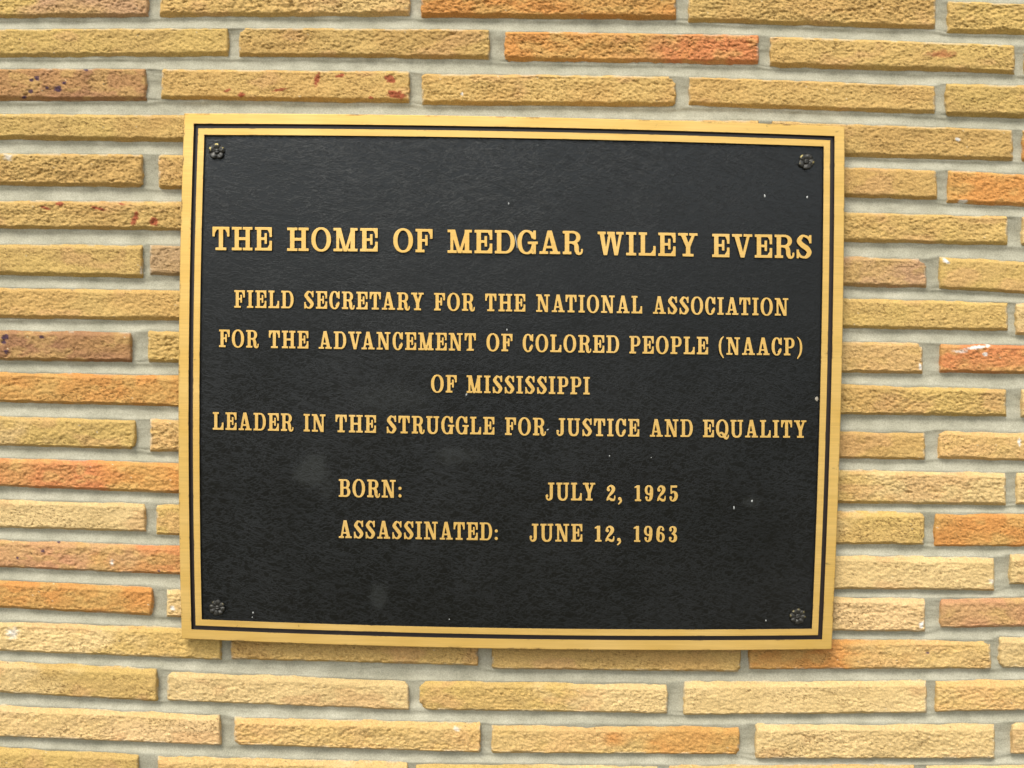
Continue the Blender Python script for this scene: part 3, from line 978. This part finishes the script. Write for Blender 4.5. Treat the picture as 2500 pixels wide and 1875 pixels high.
def glyph_mesh(ch, k, lift):
    """(verts, tri/quads as polygon lists, side flags) of a raised letter, cap height 1"""
    key = (ch, k)
    if key in GL:
        return GL[key]
    cu = bpy.data.curves.new("g", 'CURVE')
    cu.dimensions = '2D'
    cu.fill_mode = 'BOTH'
    cu.extrude = lift
    cu.bevel_depth = 0.009
    cu.bevel_resolution = 1
    cu.offset = -0.008 if k > 1 else -0.014
    for P in draw(ch, k).contours():
        s = cu.splines.new('POLY')
        s.points.add(len(P) - 1)
        s.points.foreach_set("co", np.concatenate([P, np.zeros((len(P), 1)), np.ones((len(P), 1))], 1).ravel())
        s.use_cyclic_u = True
    o = bpy.data.objects.new("g", cu)
    tmp_col.objects.link(o)
    dg = bpy.context.evaluated_depsgraph_get()
    me = bpy.data.meshes.new_from_object(o.evaluated_get(dg))
    v = np.zeros(len(me.vertices) * 3)
    me.vertices.foreach_get("co", v)
    pol = [tuple(p.vertices) for p in me.polygons]
    side = [abs(p.normal.z) < 0.35 for p in me.polygons]
    GL[key] = (v.reshape(-1, 3), pol, side, WID[ch] * (k if ch.isalpha() else 1))
    bpy.data.objects.remove(o)
    bpy.data.curves.remove(cu)
    bpy.data.meshes.remove(me)
    return GL[key]


# word, x left, x right, baseline left, baseline right  (each list is one line; cap height, width factor)
LINES = [
 (57.0, 1.17, [("THE", 518.8, 664, 610.8, 612), ("HOME", 701, 922.4, 612.7, 614.3), ("OF", 960, 1056.4, 615.4, 616.3), ("MEDGAR", 1092.8, 1422, 617.6, 621.3),
               ("WILEY", 1459, 1703.3, 622.4, 626.6), ("EVERS", 1738.7, 1981.8, 627.8, 631.0)]),
 (43.2, 1.0, [("FIELD", 571.7, 717, 751.6, 753.2), ("SECRETARY", 742, 1034.8, 753.4, 758), ("FOR", 1059.5, 1158.7, 758.3, 759.6), ("THE", 1184.5, 1282.8, 760, 761.2),
              ("NATIONAL", 1309, 1568, 761.6, 765.8), ("ASSOCIATION", 1594, 1925, 766.4, 771.2)]),
 (43.2, 1.0, [("FOR", 534.6, 631, 847.6, 849.5), ("THE", 656.3, 753.2, 850, 851.4), ("ADVANCEMENT", 778, 1162, 851.8, 856.9), ("OF", 1187.4, 1251.5, 857.3, 858.3),
              ("COLORED", 1275.8, 1511.8, 858.9, 862.3), ("PEOPLE", 1536.4, 1729, 863.2, 865.6), ("(NAACP)", 1755, 1958.4, 866.3, 868.3)]),
 (43.2, 1.0, [("OF", 1052, 1115.3, 958.4, 959), ("MISSISSIPPI", 1139, 1440.3, 959.4, 963.5)]),
 (43.2, 1.0, [("LEADER", 519.3, 715.8, 1049.3, 1053), ("IN", 741, 795, 1053.6, 1055), ("THE", 819, 918.4, 1055.5, 1057.2), ("STRUGGLE", 943.6, 1207.3, 1057.8, 1061.3),
              ("FOR", 1232.7, 1332, 1062.3, 1063.5), ("JUSTICE", 1357.3, 1561, 1064, 1066.3), ("AND", 1586.5, 1691.6, 1066.5, 1067.2), ("EQUALITY", 1716, 1969, 1067.7, 1069.3)]),
 (43.6, 1.0, [("BORN:", 827, 981, 1213.2, 1215.8), ("JULY", 1331, 1453.4, 1221.8, 1222.3), ("2,", 1479.8, 1518.2, 1223.2, 1223.4), ("1925", 1549, 1655.5, 1223.8, 1224.4)]),
 (43.6, 1.0, [("ASSASSINATED:", 827, 1216, 1313.9, 1319.8), ("JUNE", 1291.6, 1422, 1322.2, 1322.8), ("12,", 1451.7, 1516, 1322.7, 1323), ("1963", 1547, 1654, 1323.3, 1323.9)]),
]
PAIR = {('L', 'Y'): -.05, ('T', 'A'): -.06, ('A', 'T'): -.06, ('A', 'V'): -.10, ('V', 'A'): -.10, ('A', 'R'): .0, ('L', 'I'): .0, ('R', 'Y'): -.02}
for cap, wf, words in LINES:
    xa, ya = words[0][1], words[0][3]
    base_pt = at((words[0][1] + words[-1][2]) / 2, (words[0][3] + words[-1][4]) / 2, DPANEL)
    line = bpy.data.objects.new("inscription_line", None)
    line.empty_display_size = 0.02
    COL.objects.link(line)
    line.parent = plaque
    line.location = Vector(base_pt) - plaque.location
    for (txt, x0, x1, y0, y1) in words:
        tot, xs_ = 0.0, []
        for i, ch in enumerate(txt):
            if i:
                tot += (0.105 if ch.isalpha() and txt[i - 1].isalpha() else (0.17 if ch.isdigit() else 0.13)) + PAIR.get((txt[i - 1], ch), 0)
            xs_.append(tot)
            tot += glyph_mesh(ch, wf, 0.042)[3]
        kx = (x1 - x0) / (tot * cap)
        V, F, mi, b = [], [], [], 0
        for ch, gx in zip(txt, xs_):
            v, pol, side, _ = glyph_mesh(ch, wf, 0.042)
            px = x0 + (gx + v[:, 0]) * cap * kx
            py = y0 + (y1 - y0) * (px - x0) / (x1 - x0) - v[:, 1] * cap
            dep = DPANEL + 0.0011 + v[:, 2] * 0.022 * cap / 43.0
            V.append(at(px, py, dep))
            F += [tuple(q + b for q in p) for p in pol]
            mi += [1 if s else 0 for s in side]
            b += len(v)
        V = np.concatenate(V) - np.array(base_pt)
        me = bpy.data.meshes.new("word")
        me.from_pydata([tuple(p) for p in V], [], F)
        me.materials.append(M_LETTER)
        me.materials.append(M_BROWN)
        me.polygons.foreach_set("material_index", np.array(mi, np.int32))
        me.update()
        o = bpy.data.objects.new("word", me)
        COL.objects.link(o)
        o.parent = line
COL.children.unlink(tmp_col)
bpy.data.collections.remove(tmp_col)


# ------------------------------------------------------------------ four rosettes that hold the plaque
def rosette(cx, cy, n, R, turn, worn, seed):
    nr, nth = 16, 120
    rho, th = np.meshgrid(np.linspace(0, 1, nr), np.linspace(0, 2 * np.pi, nth, endpoint=False))
    pet = 0.5 + 0.5 * np.cos(n * (th - turn))
    crease = np.abs(np.cos(n * (th - turn) / 2)) ** 0.5
    Rr = R * (0.87 + 0.13 * crease) * (0.95 + 0.1 * vn(th * 2.2, 0, seed))
    px, py = cx + rho * Rr * np.cos(th), cy + rho * Rr * np.sin(th)
    h = 0.0012 + 0.0021 * np.sin(np.pi * np.clip(rho, 0, 1) ** 1.4 * 0.86) * (0.62 + 0.38 * crease) + 0.0007 * pet * rho ** 3 \
        - 0.0005 * np.exp(-((th - turn) * n % (2 * np.pi) - np.pi) ** 2 / 0.5) * rho + 0.0007 * (vn(px / 4, py / 4, seed) - 0.5)
    h = np.where(rho > 0.99, -0.0002, h)
    V = at(px, py, DPANEL + h).reshape(-1, 3)
    i = np.arange(nth)[:, None]
    j = np.arange(nr - 1)[None, :]
    i2 = (i + 1) % nth
    F = np.stack([i * nr + j, i2 * nr + j, i2 * nr + j + 1, i * nr + j + 1], -1).reshape(-1, 4)
    c = at(cx, cy, DPANEL)
    o = mesh_np("rosette", V, F, [M_ROSE], plaque, org)
    o.data.transform(Matrix.Translation(Vector(np.array(org) - c)))
    o.location = Vector(c - np.array(org))
    wr = worn * sstep((rho - 0.72) / 0.15) * sstep((pet - 0.55) / 0.3) * (np.sin(th) < 0.35) * (vn(th * 3, rho * 3, seed + 3) > 0.42)
    at_ = o.data.attributes.new("wear", 'FLOAT', 'POINT')
    at_.data.foreach_set("value", wr.astype(np.float32).ravel())
    # domed screw head in the middle
    nr2, nt2 = 8, 36
    rh, t2 = np.meshgrid(np.linspace(0, 1, nr2), np.linspace(0, 2 * np.pi, nt2, endpoint=False))
    r2 = R * 0.33
    px, py = cx + rh * r2 * np.cos(t2), cy + rh * r2 * np.sin(t2)
    hh = 0.0022 + 0.0024 * np.sqrt(np.clip(1 - rh ** 2, 0, 1)) - 0.0007 * (np.abs((py - cy) + 0.1 * (px - cx)) < R * 0.07) * (rh < 0.95)
    V2 = at(px, py, DPANEL + hh).reshape(-1, 3)
    i = np.arange(nt2)[:, None]
    j = np.arange(nr2 - 1)[None, :]
    i2 = (i + 1) % nt2
    F2 = np.stack([i * nr2 + j, i2 * nr2 + j, i2 * nr2 + j + 1, i * nr2 + j + 1], -1).reshape(-1, 4)
    mesh_np("screw_head", V2, F2, [M_ROSE], o, c)


rosette(529, 369, 5, 20, -math.pi / 2, 0.95, 1)
rosette(1969, 394, 5, 20, -math.pi / 2 + 0.5, 0.5, 2)
rosette(530, 1484, 8, 20, 0.2, 0.1, 3)
rosette(1948, 1505, 8, 20, 0.1, 0.2, 4)
